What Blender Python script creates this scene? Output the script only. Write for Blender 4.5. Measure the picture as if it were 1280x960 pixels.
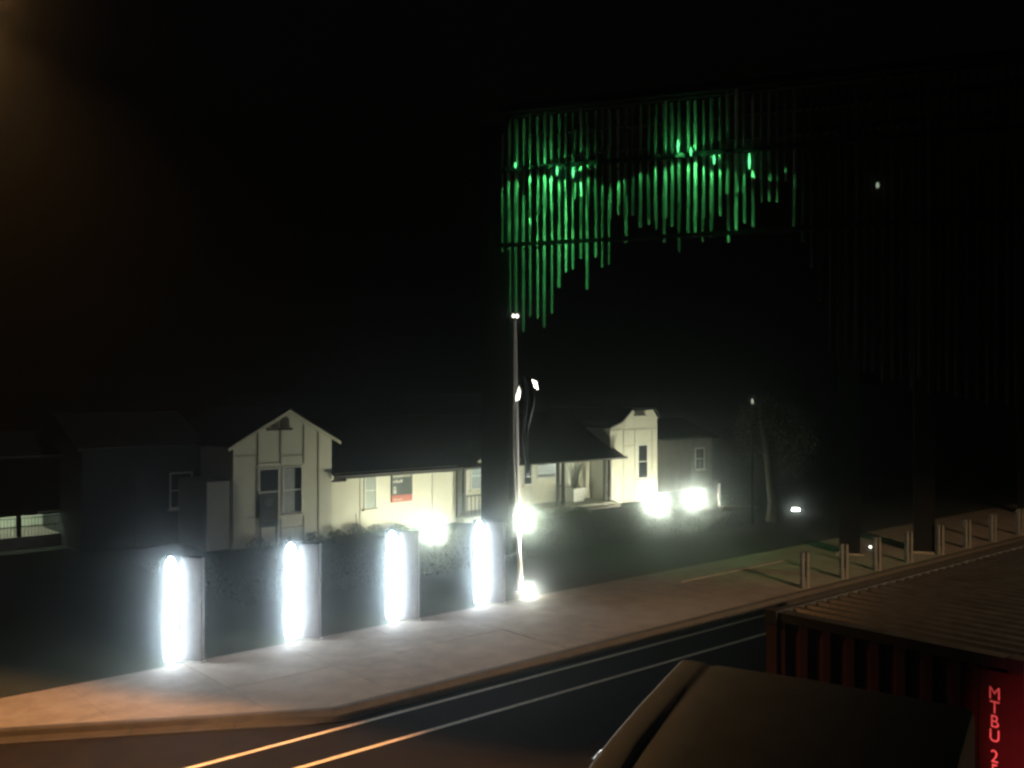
import bpy, bmesh, math, random
from mathutils import Vector, Matrix
random.seed(7)
R = math.radians
scene = bpy.context.scene
for o in list(bpy.data.objects):
    bpy.data.objects.remove(o)
C = scene.collection

# ---------------------------------------------------------------- camera
H = 6.0                      # eye height: an upstairs balcony across the street
F = 1200.0                   # focal length in pixels of the 1280 px wide photograph
HOR = 487.0                  # row of the horizon
cam = bpy.data.cameras.new('camera')
camo = bpy.data.objects.new('camera', cam)
C.objects.link(camo)
camo.location = (0, 0, H)
camo.rotation_euler = (R(90), 0, 0)
cam.sensor_width = 36
cam.lens = 36 * F / 1280
cam.shift_y = 7 / 1280
cam.clip_start = 0.1
cam.clip_end = 3000
scene.camera = camo

# ---------------------------------------------------------------- night sky, moon, exposure
world = bpy.data.worlds.new('World')
scene.world = world
world.use_nodes = True
wn = world.node_tree
bg = wn.nodes['Background']
sky = wn.nodes.new('ShaderNodeTexSky')
sky.sky_type = 'NISHITA'
sky.sun_disc = False
sky.sun_elevation = R(-4)
sky.sun_rotation = R(200)
wn.links.new(sky.outputs['Color'], bg.inputs['Color'])
bg.inputs['Strength'].default_value = 0.05
moon = bpy.data.lights.new('moon', 'SUN')
moon.energy = 0.004
moon.angle = R(0.5)
moon.color = (1, .95, .88)
moono = bpy.data.objects.new('moon', moon)
C.objects.link(moono)
moono.rotation_euler = (R(55), 0, R(200))
scene.view_settings.view_transform = 'Standard'
scene.view_settings.look = 'None'
scene.view_settings.exposure = 0
scene.view_settings.gamma = 1
scene.view_settings.use_curve_mapping = False
try:
    scene.cycles.use_denoising = True
    scene.cycles.pixel_filter_type = 'BLACKMAN_HARRIS'
    scene.cycles.filter_width = 2.6
    scene.cycles.sample_clamp_indirect = 4
    scene.cycles.max_bounces = 4
    scene.cycles.volume_bounces = 0
    scene.cycles.use_light_tree = True
except Exception:
    pass

# ---------------------------------------------------------------- street frame
SX, SY = 0.7534, 0.6575
TH = math.atan2(SY, SX)
def S(a, b, z=0.0):          # a along the street, b across it away from the balcony
    return Vector((SX * a - SY * b, SY * a + SX * b, z))
def at(px, py, z=0.0):       # survey of the photograph: point of the plane z seen at a pixel
    d = F * (H - z) / (py - HOR)
    return Vector(((px - 640) / F * d, d, z))

# ---------------------------------------------------------------- materials
MATS = {}
def mat(name, col, rough=.7, metal=0., noise=0., nscale=8., bump=0., bscale=30., spec=.4, coat=0.):
    if name in MATS:
        return MATS[name]
    m = bpy.data.materials.new(name)
    m.use_nodes = True
    nt = m.node_tree
    p = nt.nodes['Principled BSDF']
    p.inputs['Roughness'].default_value = rough
    p.inputs['Metallic'].default_value = metal
    p.inputs['Specular IOR Level'].default_value = spec
    p.inputs['Coat Weight'].default_value = coat
    p.inputs['Base Color'].default_value = (*col, 1)
    tc = nt.nodes.new('ShaderNodeTexCoord')
    if noise:
        n = nt.nodes.new('ShaderNodeTexNoise')
        n.inputs['Scale'].default_value = nscale
        n.inputs['Detail'].default_value = 8
        n.inputs['Roughness'].default_value = .65
        nt.links.new(tc.outputs['Object'], n.inputs['Vector'])
        r = nt.nodes.new('ShaderNodeValToRGB')
        r.color_ramp.elements[0].position = .3
        r.color_ramp.elements[1].position = .72
        r.color_ramp.elements[0].color = (*[c * (1 - noise) for c in col], 1)
        r.color_ramp.elements[1].color = (*[min(1, c * (1 + noise)) for c in col], 1)
        nt.links.new(n.outputs['Fac'], r.inputs['Fac'])
        nt.links.new(r.outputs['Color'], p.inputs['Base Color'])
    if bump:
        n2 = nt.nodes.new('ShaderNodeTexNoise')
        n2.inputs['Scale'].default_value = bscale
        n2.inputs['Detail'].default_value = 6
        nt.links.new(tc.outputs['Object'], n2.inputs['Vector'])
        b = nt.nodes.new('ShaderNodeBump')
        b.inputs['Strength'].default_value = bump
        b.inputs['Distance'].default_value = .02
        nt.links.new(n2.outputs['Fac'], b.inputs['Height'])
        nt.links.new(b.outputs['Normal'], p.inputs['Normal'])
    MATS[name] = m
    return m
def emit(name, col, strength):
    if name in MATS:
        return MATS[name]
    m = bpy.data.materials.new(name)
    m.use_nodes = True
    nt = m.node_tree
    p = nt.nodes['Principled BSDF']
    p.inputs['Base Color'].default_value = (.8, .8, .8, 1)
    p.inputs['Emission Color'].default_value = (*col, 1)
    p.inputs['Emission Strength'].default_value = strength
    MATS[name] = m
    return m

asphalt = mat('asphalt', (.015, .0125, .010), .95, spec=.12, noise=.45, nscale=3, bump=.5, bscale=90)
carriageway_asphalt = mat('carriageway_asphalt', (.013, .011, .009), .95, spec=.12, noise=.4, nscale=4, bump=.5, bscale=90)  # slightly darker than the shoulder asphalt
soil = mat('soil', (.035, .036, .028), .95, noise=.5, nscale=2, bump=.6, bscale=20)
lawn = mat('lawn', (.012, .018, .009), .95, noise=.5, nscale=3, bump=.6, bscale=40)
concrete = mat('concrete', (.2, .178, .155), .85, noise=.28, nscale=1.6, bump=.25, bscale=60)
concrete2 = mat('concrete_worn', (.18, .16, .14), .85, noise=.35, nscale=2.1, bump=.25, bscale=60)
joint_m = mat('joint_filler', (.12, .108, .095), .95, noise=.3)
kerb_m = mat('kerb_concrete', (.045, .040, .035), .85, noise=.35, nscale=3, bump=.3)
paint = mat('road_paint', (.85, .73, .55), .6, noise=.22, nscale=9)
cream = mat('cream_fibro', (.70, .68, .56), .6, noise=.07, nscale=1.2, bump=.05, bscale=12)
creamtrim = mat('cream_trim', (.66, .63, .48), .55, noise=.08, nscale=4)
strip_m = mat('cover_strip', (.34, .32, .25), .6, noise=.15, nscale=4)
whitetrim = mat('white_trim', (.78, .78, .72), .5, noise=.06, nscale=5)
darkwood = mat('dark_timber', (.055, .052, .045), .7, noise=.3, nscale=6)
roof_m = mat('roof_iron', (.018, .026, .024), .55, noise=.3, nscale=2, metal=.2)
glass_m = mat('window_glass', (.02, .025, .03), .08, spec=.6)
blind_m = mat('window_blind', (.4, .42, .4), .7, noise=.2, nscale=5)
panel_m = mat('blade_concrete', (.12, .12, .125), .7, noise=.22, nscale=6, bump=.3, bscale=40)
steel = mat('galvanised_steel', (.5, .5, .48), .35, metal=.8, noise=.15, nscale=10)
whitepole = mat('white_pole', (.75, .74, .7), .35, noise=.05)
darksteel = mat('charcoal_steel', (.006, .0062, .0065), .8, spec=.08, noise=.3, nscale=3)
batten_unlit = mat('unlit_batten', (.025, .025, .023), .8, noise=.4, nscale=7, spec=.1)  # darker copy for battens outside the green light, shade put into the colour
batten_lit = [mat('lit_batten', (.15, .15, .14), .7, noise=.6, nscale=5, spec=.15), mat('lit_batten_pale', (.26, .26, .24), .7, noise=.6, nscale=5, spec=.15), mat('lit_batten_grey', (.085, .085, .08), .7, noise=.6, nscale=5, spec=.15)]  # paler copies for battens in the green light, brightness put into the colour
timber = mat('weathered_timber', (.10, .102, .095), .85, noise=.35, nscale=7, bump=.4, bscale=25)
bark = mat('bark', (.16, .155, .13), .9, noise=.4, nscale=5, bump=.6)
leafm = mat('leaf', (.06, .085, .04), .7, noise=.4, nscale=2)
leafgrey = mat('leaf_grey', (.13, .15, .1), .7, noise=.4, nscale=2)
maroon = mat('maroon_paint', (.019, .0022, .0032), .55, noise=.3, nscale=3, bump=.1)
container_roof = mat('weathered_container_roof', (.018, .02, .022), .36, noise=.4, nscale=5, bump=.15)
idpaint = mat('container_lettering', (.9, .86, .84), .6, noise=.1)
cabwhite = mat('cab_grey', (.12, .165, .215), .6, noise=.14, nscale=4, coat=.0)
rubber = mat('rubber', (.02, .02, .02), .8, noise=.2)
black = mat('black_plastic', (.015, .015, .015), .5, noise=.2)
chrome = mat('chrome', (.8, .78, .7), .18, metal=1.0)
signgrey = mat('sign_charcoal', (.075, .09, .085), .55, noise=.1)
signred = mat('sign_red', (.5, .14, .1), .55, noise=.1)
signtext = mat('sign_lettering', (.6, .6, .52), .55)
signdark = mat('sign_dark', (.035, .045, .05), .5, noise=.15)
signemblem = mat('sign_emblem', (.12, .13, .13), .5)
flagm = mat('flag_cloth', (.007, .012, .015), .8, noise=.25, nscale=4)
flagw = mat('flag_white_cloth', (.75, .74, .66), .8)
potm = mat('white_pot', (.7, .7, .64), .5, noise=.08)
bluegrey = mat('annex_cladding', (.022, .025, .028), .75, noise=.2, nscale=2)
palewall = mat('pale_wall', (.55, .58, .5), .7, noise=.1, nscale=3)

# ---------------------------------------------------------------- mesh helpers
class MB:
    def __init__(s):
        s.v = []; s.f = []
    def add(s, vs, fs):
        n = len(s.v)
        s.v += [tuple(v) for v in vs]
        s.f += [tuple(i + n for i in f) for f in fs]
        return s
    def box(s, x0, x1, y0, y1, z0, z1):
        vs = [(x0,y0,z0),(x1,y0,z0),(x1,y1,z0),(x0,y1,z0),(x0,y0,z1),(x1,y0,z1),(x1,y1,z1),(x0,y1,z1)]
        return s.add(vs, [(0,3,2,1),(4,5,6,7),(0,1,5,4),(1,2,6,5),(2,3,7,6),(3,0,4,7)])
    def prism(s, poly, y0, y1):            # polygon in x,z extruded along y
        n = len(poly)
        vs = [(x, y0, z) for x, z in poly] + [(x, y1, z) for x, z in poly]
        fs = [tuple(range(n)), tuple(range(2*n-1, n-1, -1))]
        fs += [(i, i+n, (i+1) % n + n, (i+1) % n) for i in range(n)]
        return s.add(vs, fs)
    def prismx(s, poly, x0, x1):           # polygon in y,z extruded along x
        n = len(poly)
        vs = [(x0, y, z) for y, z in poly] + [(x1, y, z) for y, z in poly]
        fs = [tuple(range(n-1, -1, -1)), tuple(range(n, 2*n))]
        fs += [(i, (i+1) % n, (i+1) % n + n, i+n) for i in range(n)]
        return s.add(vs, fs)
    def slab(s, poly, z0, z1):             # polygon in x,y extruded along z
        n = len(poly)
        vs = [(x, y, z0) for x, y in poly] + [(x, y, z1) for x, y in poly]
        fs = [tuple(range(n-1, -1, -1)), tuple(range(n, 2*n))]
        fs += [(i, (i+1) % n, (i+1) % n + n, i+n) for i in range(n)]
        return s.add(vs, fs)
    def tube(s, pts, rad, n=10):
        pts = [Vector(p) for p in pts]
        if not isinstance(rad, (list, tuple)): rad = [rad] * len(pts)
        rings = []
        for i, p in enumerate(pts):
            t = (pts[min(i+1, len(pts)-1)] - pts[max(i-1, 0)]).normalized()
            if i == 0:
                u = t.cross(Vector((0, 0, 1)))
                if u.length < .3: u = t.cross(Vector((0, 1, 0)))
            else:
                u = u - t*u.dot(t)
            u.normalize(); w = t.cross(u)
            rings.append([p + (u*math.cos(2*math.pi*k/n) + w*math.sin(2*math.pi*k/n)) * rad[i] for k in range(n)])
        vs = [v for r in rings for v in r]
        fs = []
        for i in range(len(pts)-1):
            for k in range(n):
                fs.append((i*n+k, i*n+(k+1) % n, (i+1)*n+(k+1) % n, (i+1)*n+k))
        fs.append(tuple(range(n-1, -1, -1))); fs.append(tuple((len(pts)-1)*n+k for k in range(n)))
        return s.add(vs, fs)
    def lathe(s, prof, n=20, cx=0, cy=0):  # (r,z) profile
        vs = []; fs = []
        for r, z in prof:
            vs += [(cx + r*math.cos(2*math.pi*k/n), cy + r*math.sin(2*math.pi*k/n), z) for k in range(n)]
        for i in range(len(prof)-1):
            for k in range(n):
                fs.append((i*n+k, i*n+(k+1) % n, (i+1)*n+(k+1) % n, (i+1)*n+k))
        fs.append(tuple(range(n-1, -1, -1))); fs.append(tuple((len(prof)-1)*n+k for k in range(n)))
        return s.add(vs, fs)
    def build(s, name, m, parent=None, smooth=False, bevel=0):
        me = bpy.data.meshes.new(name)
        me.from_pydata(s.v, [], s.f)
        bm = bmesh.new(); bm.from_mesh(me)
        bmesh.ops.recalc_face_normals(bm, faces=bm.faces)
        bm.to_mesh(me); bm.free()
        me.materials.append(m)
        if smooth:
            for p in me.polygons: p.use_smooth = True
            me.set_sharp_from_angle(angle=R(50))
        o = bpy.data.objects.new(name, me)
        C.objects.link(o)
        if parent: o.parent = parent
        if bevel:
            b = o.modifiers.new('bevel', 'BEVEL'); b.width = bevel; b.segments = 2
            b.limit_method = 'ANGLE'
        return o
def tag(o, label=None, cat=None, group=None, kind=None):
    if label: o['label'] = label
    if cat: o['category'] = cat
    if group: o['group'] = group
    if kind: o['kind'] = kind
    return o
def thing(name, label, cat, loc=(0, 0, 0), rz=0, group=None):
    o = bpy.data.objects.new(name, None)
    C.objects.link(o)
    o.location = loc; o.rotation_euler = (0, 0, rz)
    o.empty_display_size = .2
    return tag(o, label, cat, group)
def box(name, m, parent, *b, bevel=0):
    return MB().box(*b).build(name, m, parent, bevel=bevel)
def point_light(name, parent, loc, color, power, radius=.04):
    l = bpy.data.lights.new(name, 'POINT')
    l.energy = power; l.color = color; l.shadow_soft_size = radius
    o = bpy.data.objects.new(name, l); C.objects.link(o)
    o.location = loc
    if parent: o.parent = parent
    return o
def spot_light(name, parent, loc, target, color, power, angle, blend=.3, radius=.06):
    l = bpy.data.lights.new(name, 'SPOT')
    l.energy = power; l.color = color; l.shadow_soft_size = radius
    l.spot_size = angle; l.spot_blend = blend
    o = bpy.data.objects.new(name, l); C.objects.link(o)
    o.location = loc
    d = Vector(target) - Vector(loc)
    o.rotation_euler = d.to_track_quat('-Z', 'Y').to_euler()
    if parent: o.parent = parent
    return o
def copy_tree(o, parent=None):
    c = o.copy(); C.objects.link(c); c.parent = parent
    for ch in list(o.children): copy_tree(ch, c)
    return c
def clip(poly, px, py, nx, ny):            # keep the side the normal points to
    out = []
    for i in range(len(poly)):
        p, q = poly[i], poly[(i+1) % len(poly)]
        dp = (p[0]-px)*nx + (p[1]-py)*ny; dq = (q[0]-px)*nx + (q[1]-py)*ny
        if dp >= 0: out.append(p)
        if (dp >= 0) != (dq >= 0):
            t = dp / (dp - dq)
            out.append((p[0]+(q[0]-p[0])*t, p[1]+(q[1]-p[1])*t))
    return out
def leaves(n, fn, size, mb=None):
    mb = mb or MB()
    for _ in range(n):
        p = Vector(fn()); u = Vector((random.gauss(0,1), random.gauss(0,1), random.gauss(0,1))).normalized()
        w = u.orthogonal().normalized(); s_ = size * random.uniform(.6, 1.3)
        mb.add([p - w*s_*.35, p + u*s_, p + w*s_*.35, p - u*s_*.3], [(0, 1, 2, 3)])
    return mb

RZ = -0.13                                  # the road lies one kerb below the pavement
# ================================================================ THE SETTING
gm = MB().add([(-900,-300,-.30),(900,-300,-.30),(900,1500,-.30),(-900,1500,-.30)], [(0,1,2,3)]).build('ground', soil)
tag(gm, kind='structure')
street = thing('road', None, None, S(0, 0), TH); tag(street, kind='structure')
def poly_ground(name, m, pts, z, parent=None):
    o = MB().slab(pts, z - .1, z).build(name, m, parent); return o
# carriageway and the lighter shoulder beside the kerb
poly_ground('carriageway', carriageway_asphalt, [(-60, 2.0), (140, 2.0), (140, 15.02), (-60, 15.02)], RZ, street)
poly_ground('shoulder', asphalt, [(-60, 15.02), (140, 15.02), (140, 20), (-60, 24)], RZ - .004, street)
b1 = 15.14; b2 = 13.98
box('edge_line', paint, street, -60, 140, b1 - .055, b1 + .055, RZ - .02, RZ + .004)
box('lane_line', paint, street, -60, 140, b2 - .055, b2 + .055, RZ - .02, RZ + .0045)
for k, (px, py) in enumerate([(180, 913), (168, 904)]):
    p = at(px, py, RZ)
    a, b = SX*p.x + SY*p.y, -SY*p.x + SX*p.y
    box('reflector', paint, street, a - .13, a + .13, b - .05, b + .05, RZ - .03, RZ + .02)

# pavement: slabs with recessed joints, cut along the kerb that bends back at the left
KA, KB = (9.2, 16.0), (4.36, 18.8)
kd = Vector((KA[0]-KB[0], KA[1]-KB[1])).normalized()
kn = (-kd.y, kd.x)
if (5 - KA[0])*kn[0] + (25 - KA[1])*kn[1] < 0: kn = (-kn[0], -kn[1])
pave = thing('pavement', None, None, S(0, 0), TH); tag(pave, kind='structure')
base = clip([(-6, 15.9), (70, 15.9), (70, 20.6), (-6, 20.6)], KA[0], KA[1], *kn)
MB().slab(base, -.25, -.02).build('joint_bed', joint_m, pave)
a0 = -6.0
while a0 < 70:
    for (bb0, bb1) in ((15.9, 18.25), (18.25, 20.6)):
        q = [(a0+.003, bb0+.003), (a0+2.397, bb0+.003), (a0+2.397, bb1-.003), (a0+.003, bb1-.003)]
        q = clip(q, KA[0] + kn[0]*.01, KA[1] + kn[1]*.01, *kn)
        if len(q) >= 3:
            dz = random.uniform(-.004, .004)
            MB().slab(q, -.1, dz).build('slab', random.choice((concrete, concrete, concrete2)), pave)
    a0 += 2.4
kerb = thing('kerb', None, None, S(0, 0), TH); tag(kerb, kind='structure')
kprof = [(-.30, -.2), (-.30, -.115), (0, -.10), (.03, -.02), (.06, .003), (.20, .003), (.20, -.2)]  # gutter lip + upstand (across, z)
def kerb_run(p, q, side):
    p, q = Vector(p), Vector(q)
    L = (q-p).length; t = (q-p)/L; nrm = Vector((-t.y, t.x)) * side
    k = 0.0
    while k < L - .05:
        k2 = min(L, k + 1.8)
        vs = []
        for s_ in (k + .004, k2 - .004):
            for off, z in kprof:
                w = p + t*s_ + nrm*off
                vs.append((w.x, w.y, z))
        n = len(kprof)
        fs = [tuple(range(n)), tuple(range(2*n-1, n-1, -1))] + [(i, i+n, (i+1) % n+n, (i+1) % n) for i in range(n)]
        MB().add(vs, fs).build('kerb_stone', kerb_m, kerb)
        k = k2
kerb_run((9.32, 15.7), (70, 15.7), 1)
MB().slab([(9.33, 15.70), (9.33, 15.4), (9.32 - kn[0]*.3, 15.7 - kn[1]*.3)], -.2, -.112).build('kerb_stone', kerb_m, kerb)
kerb_run((9.325, 15.697), (KB[0] - kd.x*6 - kn[0]*.2, KB[1] - kd.y*6 - kn[1]*.2), -1)

# lawn and garden ground behind the pavement
lw = MB().slab([(-60, 20.62), (140, 20.62), (140, 90), (-60, 90)], -.2, -.012).build('lawn', lawn)
lw.rotation_euler = (0, 0, TH); tag(lw, kind='structure')
edging = thing('path_edging', None, None, S(0, 0), TH); tag(edging, kind='structure')
box('edging_strip', concrete2, edging, 23.6, 29.5, 19.02, 19.14, -.06, .045, bevel=.01)
# grass blades over the lit part of the lawn
gv = []; gf = []
for i in range(36000):
    a = random.uniform(12, 62); b = random.uniform(25, 34)
    if 20 < a < 37.5 and b > 33.3: continue
    p = S(a, b, -.012); h = random.uniform(.03, .09); an = random.uniform(0, 6.28)
    dx, dy = math.cos(an)*.012, math.sin(an)*.012
    lx, ly = random.gauss(0, .025), random.gauss(0, .025)
    n = len(gv)
    gv += [(p.x-dx, p.y-dy, p.z), (p.x+dx, p.y+dy, p.z), (p.x+lx, p.y+ly, p.z+h)]
    gf.append((n, n+1, n+2))
gme = bpy.data.meshes.new('grass'); gme.from_pydata(gv, [], gf); gme.materials.append(mat('grass_blade', (.022, .04, .015), .8, noise=.4, nscale=2))
go = bpy.data.objects.new('grass', gme); C.objects.link(go)
tag(go, 'short dark green grass on the lawn before the station', 'grass', kind='stuff')

# ================================================================ RAILWAY STATION
A0, B0 = 15.8, 34.5
st = thing('station_building', 'long cream station building with two gables and a posted porch, lit by floodlights', 'building', S(A0, B0), TH)
def window(parent, x0, x1, z0, z1, y, mid=.5, sill=True, pane=glass_m, vert=False, blind=0):
    """sash window: frame proud of the wall at y, panes recessed"""
    w = MB()
    t = .06
    w.box(x0-t, x0, y-.04, y+.02, z0-t, z1+t).box(x1, x1+t, y-.04, y+.02, z0-t, z1+t)
    w.box(x0, x1, y-.038, y+.02, z1, z1+t).box(x0, x1, y-.038, y+.02, z0-t, z0)
    fr = w.build('window', whitetrim, parent)
    zm = z0 + (z1-z0)*mid
    box('sash_rail', whitetrim, fr, x0, x1, y-.03, y+.015, zm-.025, zm+.025)
    if vert:
        xm = (x0+x1)/2
        box('glazing_bar', whitetrim, fr, xm-.012, xm+.012, y-.022, y+.012, z0, z1)
    for (p0, p1) in ((z0, zm-.025), (zm+.025, z1)):
        box('pane', pane, fr, x0, x1, y-.004, y+.01, p0, p1)
    if blind:
        box('blind', blind_m, fr, x0+.02, x0+(x1-x0)*blind, y-.012, y-.006, z0+.03, z1-.03)
    if sill:
        box('sill', creamtrim, fr, x0-.14, x1+.14, y-.13, y-.002, z0-t-.06, z0-t)
    return fr
# left gable (front at y=-.5)
gy = -.5
MB().prism([(0, -.1), (4.2, -.1), (4.2, 4.05), (2.5, 5.05), (1.9, 5.05), (0, 4.0)], gy, 6.0).build('gable_wall', cream, st)
for x in (1.0, 1.95, 2.95, 3.6):
    top = 4.0 + min(x, 4.2-x)*.5
    segs = [(-.05, 1.0), (3.1, top)] if 1.0 <= x <= 2.95 else [(-.05, top)]
    for z0, z1 in segs:
        box('cover_strip', strip_m, st, x-.025, x+.025, gy-.022, gy-.001, z0, z1)
for (x0, x1, z) in ((1.03, 1.92, 3.18), (1.98, 2.92, 3.42), (.03, .97, 3.5), (1.98, 2.92, .62)):
    box('cover_strip', strip_m, st, x0, x1, gy-.02, gy-.001, z-.02, z+.02)
window(st, 1.07, 1.83, 1.2, 2.92, gy, .5)
window(st, 2.07, 2.83, 1.2, 2.95, gy, .5, vert=False, blind=.62)
vent = box('gable_vent', darkwood, st, 1.35, 2.45, gy-.05, gy-.002, 4.42, 4.5)
for k in range(5):
    for x0, x1 in ((1.55, 1.85), (1.95, 2.3)):
        box('louvre', darkwood, vent, x0, x1, gy-.045, gy-.002, 4.54+k*.075, 4.58+k*.075)
# gable roof: two corrugated slopes with barge boards
def corr_slope(p00, p10, p01, p11, n, amp, name, m, parent):
    """sheet between edge p00->p10 (eave) and p01->p11 (ridge), ribs run eave to ridge"""
    p00, p10, p01, p11 = map(Vector, (p00, p10, p01, p11))
    nrm = (p10-p00).cross(p01-p00).normalized()
    if nrm.z < 0: nrm = -nrm
    vs = []; fs = []
    for k in range(n+1):
        t = k/n
        off = nrm * (amp if k % 2 else 0)
        lo = p00.lerp(p10, t) + off; hi = p01.lerp(p11, t) + off
        vs += [lo, hi, lo - nrm*.03, hi - nrm*.03]
    for k in range(n):
        i = k*4; j = i+4
        fs += [(i, j, j+1, i+1), (i+2, i+3, j+3, j+2), (i, i+2, j+2, j), (i+1, j+1, j+3, i+3)]
    return MB().add(vs, fs).build(name, m, parent)
corr_slope((-.35, gy-.3, 3.86), (-.35, 6.2, 3.86), (2.2, gy-.3, 5.28), (2.2, 6.2, 5.28), 44, .025, 'gable_roof', roof_m, st)
corr_slope((4.5, gy-.3, 3.95), (4.5, 6.2, 3.95), (2.2, gy-.3, 5.28), (2.2, 6.2, 5.28), 44, .025, 'gable_roof', roof_m, st)
for q in (((-.35, 3.80), (2.2, 5.22), (2.2, 5.09), (-.3, 3.70)), ((4.5, 3.89), (2.2, 5.22), (2.2, 5.09), (4.45, 3.79))):
    MB().prism(list(q), gy-.3, gy-.26).build('barge_board', creamtrim, st)
# central wing
box('wing_wall', cream, st, 4.21, 10.95, 0, 5.8, -.1, 2.75)
for x in (5.85, 9.6):
    box('cover_strip', strip_m, st, x-.02, x+.02, -.02, -.001, -.05, 2.55)
box('base_board', creamtrim, st, 4.25, 10.9, -.03, -.001, -.05, .14)
window(st, 6.1, 6.62, 1.02, 2.40, 0, .52, pane=mat('blind_pane', (.42, .47, .42), .3, noise=.1))  # pane in the pale colour of a drawn blind
corr_slope((4.22, -.65, 2.52), (10.7, -.65, 2.52), (4.22, 3.4, 4.75), (10.7, 3.4, 4.75), 56, .025, 'wing_roof', roof_m, st)
corr_slope((4.22, 7.0, 2.52), (10.7, 7.0, 2.52), (4.22, 3.4, 4.75), (10.7, 3.4, 4.75), 56, .025, 'wing_roof', roof_m, st)
gut = MB().tube([(4.28, -.70, 2.5), (10.75, -.70, 2.5)], .065, 8).build('gutter', darkwood, st, smooth=True)
box('fascia', darkwood, st, 4.25, 10.72, -.62, -.58, 2.36, 2.5)
box('soffit', creamtrim, st, 4.25, 10.72, -.575, -.01, 2.58, 2.61)
dp = MB().tube([(4.75, -.7, 2.46), (4.75, -.7, 2.32), (4.42, -.09, 2.26), (4.36, -.09, 2.2), (4.36, -.09, 0)], .05, 10).build('downpipe', darkwood, st, smooth=True)
MB().tube([(5.72, -.05, .05), (5.6, -.12, .55), (5.56, -.14, .85)], .015, 6).build('garden_tap', darkwood, st)
# porch
py_ = 1.4
box('porch_floor', mat('porch_floor', (.36, .35, .28), .8, noise=.2, nscale=3), st, 10.96, 21.14, -.55, py_, -.1, .22)
box('porch_step', concrete2, st, 18.2, 20.9, -.95, -.56, -.1, .11)
box('porch_wall', cream, st, 10.96, 21.14, py_, 5.8, -.1, 2.9)
box('porch_side_wall', cream, st, 10.90, 10.955, 0, py_, 0, 2.74)
for x in (11.6, 14.2, 16.95, 18.75, 19.4):
    box('cover_strip', whitetrim, st, x-.04, x+.04, py_-.03, py_-.001, .24, 2.5)
door = box('door', mat('door_paint', (.12, .15, .14), .5, noise=.1), st, 11.75, 12.55, py_-.05, py_-.002, .22, 2.3)
box('door_handle', chrome, door, 12.42, 12.5, py_-.1, py_-.052, 1.2, 1.24)
box('door_frame', whitetrim, door, 12.56, 12.68, py_-.06, py_-.002, .22, 2.36)
window(st, 12.95, 13.65, 1.25, 2.45, py_, .5, pane=mat('pale_pane', (.36, .42, .44), .25, noise=.15))
window(st, 16.33, 16.82, 1.25, 2.45, py_, .3)
for z0 in (.35, .9):
    box('wall_panel', creamtrim, st, 17.05, 18.65, py_-.018, py_-.001, z0, z0+.46)
# posts in pairs with a low rail between them
for x in (11.08, 17.35, 20.72):
    for dx in (-.14, .22):
        box('post', darkwood, st, x+dx-.065, x+dx+.065, -.2, -.07, .22, 2.55)
        MB().prism([(x+dx, 2.2), (x+dx+.4, 2.55), (x+dx, 2.55)], -.155, -.115).build('post_bracket', darkwood, st)
    box('post_rail', darkwood, st, x-.075, x+.155, -.18, -.09, 1.18, 1.26)
    box('post_infill', darkwood, st, x-.07, x+.15, -.15, -.12, .32, .40)
for x0, x1 in ((11.38, 12.5),):
    box('balustrade_rail', darkwood, st, x0, x1, -.17, -.10, 1.1, 1.17)
    for k in range(5):
        xx = x0 + .1 + k*(x1-x0-.2)/4
        box('baluster', darkwood, st, xx-.02, xx+.02, -.15, -.12, .22, 1.1)
corr_slope((10.6, -.75, 2.50), (21.5, -.75, 2.50), (10.6, 3.4, 4.75), (21.5, 3.4, 4.75), 92, .025, 'porch_roof', roof_m, st)
corr_slope((10.6, 7.0, 2.50), (21.5, 7.0, 2.50), (10.6, 3.4, 4.75), (21.5, 3.4, 4.75), 92, .025, 'porch_roof', roof_m, st)
MB().tube([(10.75, -.80, 2.48), (21.55, -.80, 2.48)], .065, 8).build('gutter', darkwood, st, smooth=True)
box('porch_beam', darkwood, st, 10.96, 21.4, -.21, -.06, 2.556, 2.70)
box('porch_ceiling', whitetrim, st, 10.96, 21.13, -.05, py_ - .01, 2.72, 2.75)
for x in (14.2, 18.6):
    pl_ = box('porch_lamp', whitetrim, st, x-.65, x+.65, .45, .57, 2.67, 2.718)
    box('lamp_tube', emit('porch_tube', (.86, 1.0, .90), 48), pl_, x-.6, x+.6, .48, .54, 2.62, 2.668)
# entry gablet over the porch
MB().prism([(11.5, 2.70), (13.7, 2.70), (13.7, 2.82), (12.75, 3.42), (11.5, 2.82)], -1.0, -.86).build('entry_gablet', creamtrim, st)
corr_slope((11.2, -1.1, 2.78), (11.2, 1.4, 2.78), (12.7, -1.1, 3.58), (12.7, 1.4, 3.58), 18, .02, 'gablet_roof', roof_m, st)
corr_slope((14.0, -1.1, 2.78), (14.0, 1.4, 2.78), (12.7, -1.1, 3.58), (12.7, 1.4, 3.58), 18, .02, 'gablet_roof', roof_m, st)
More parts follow.
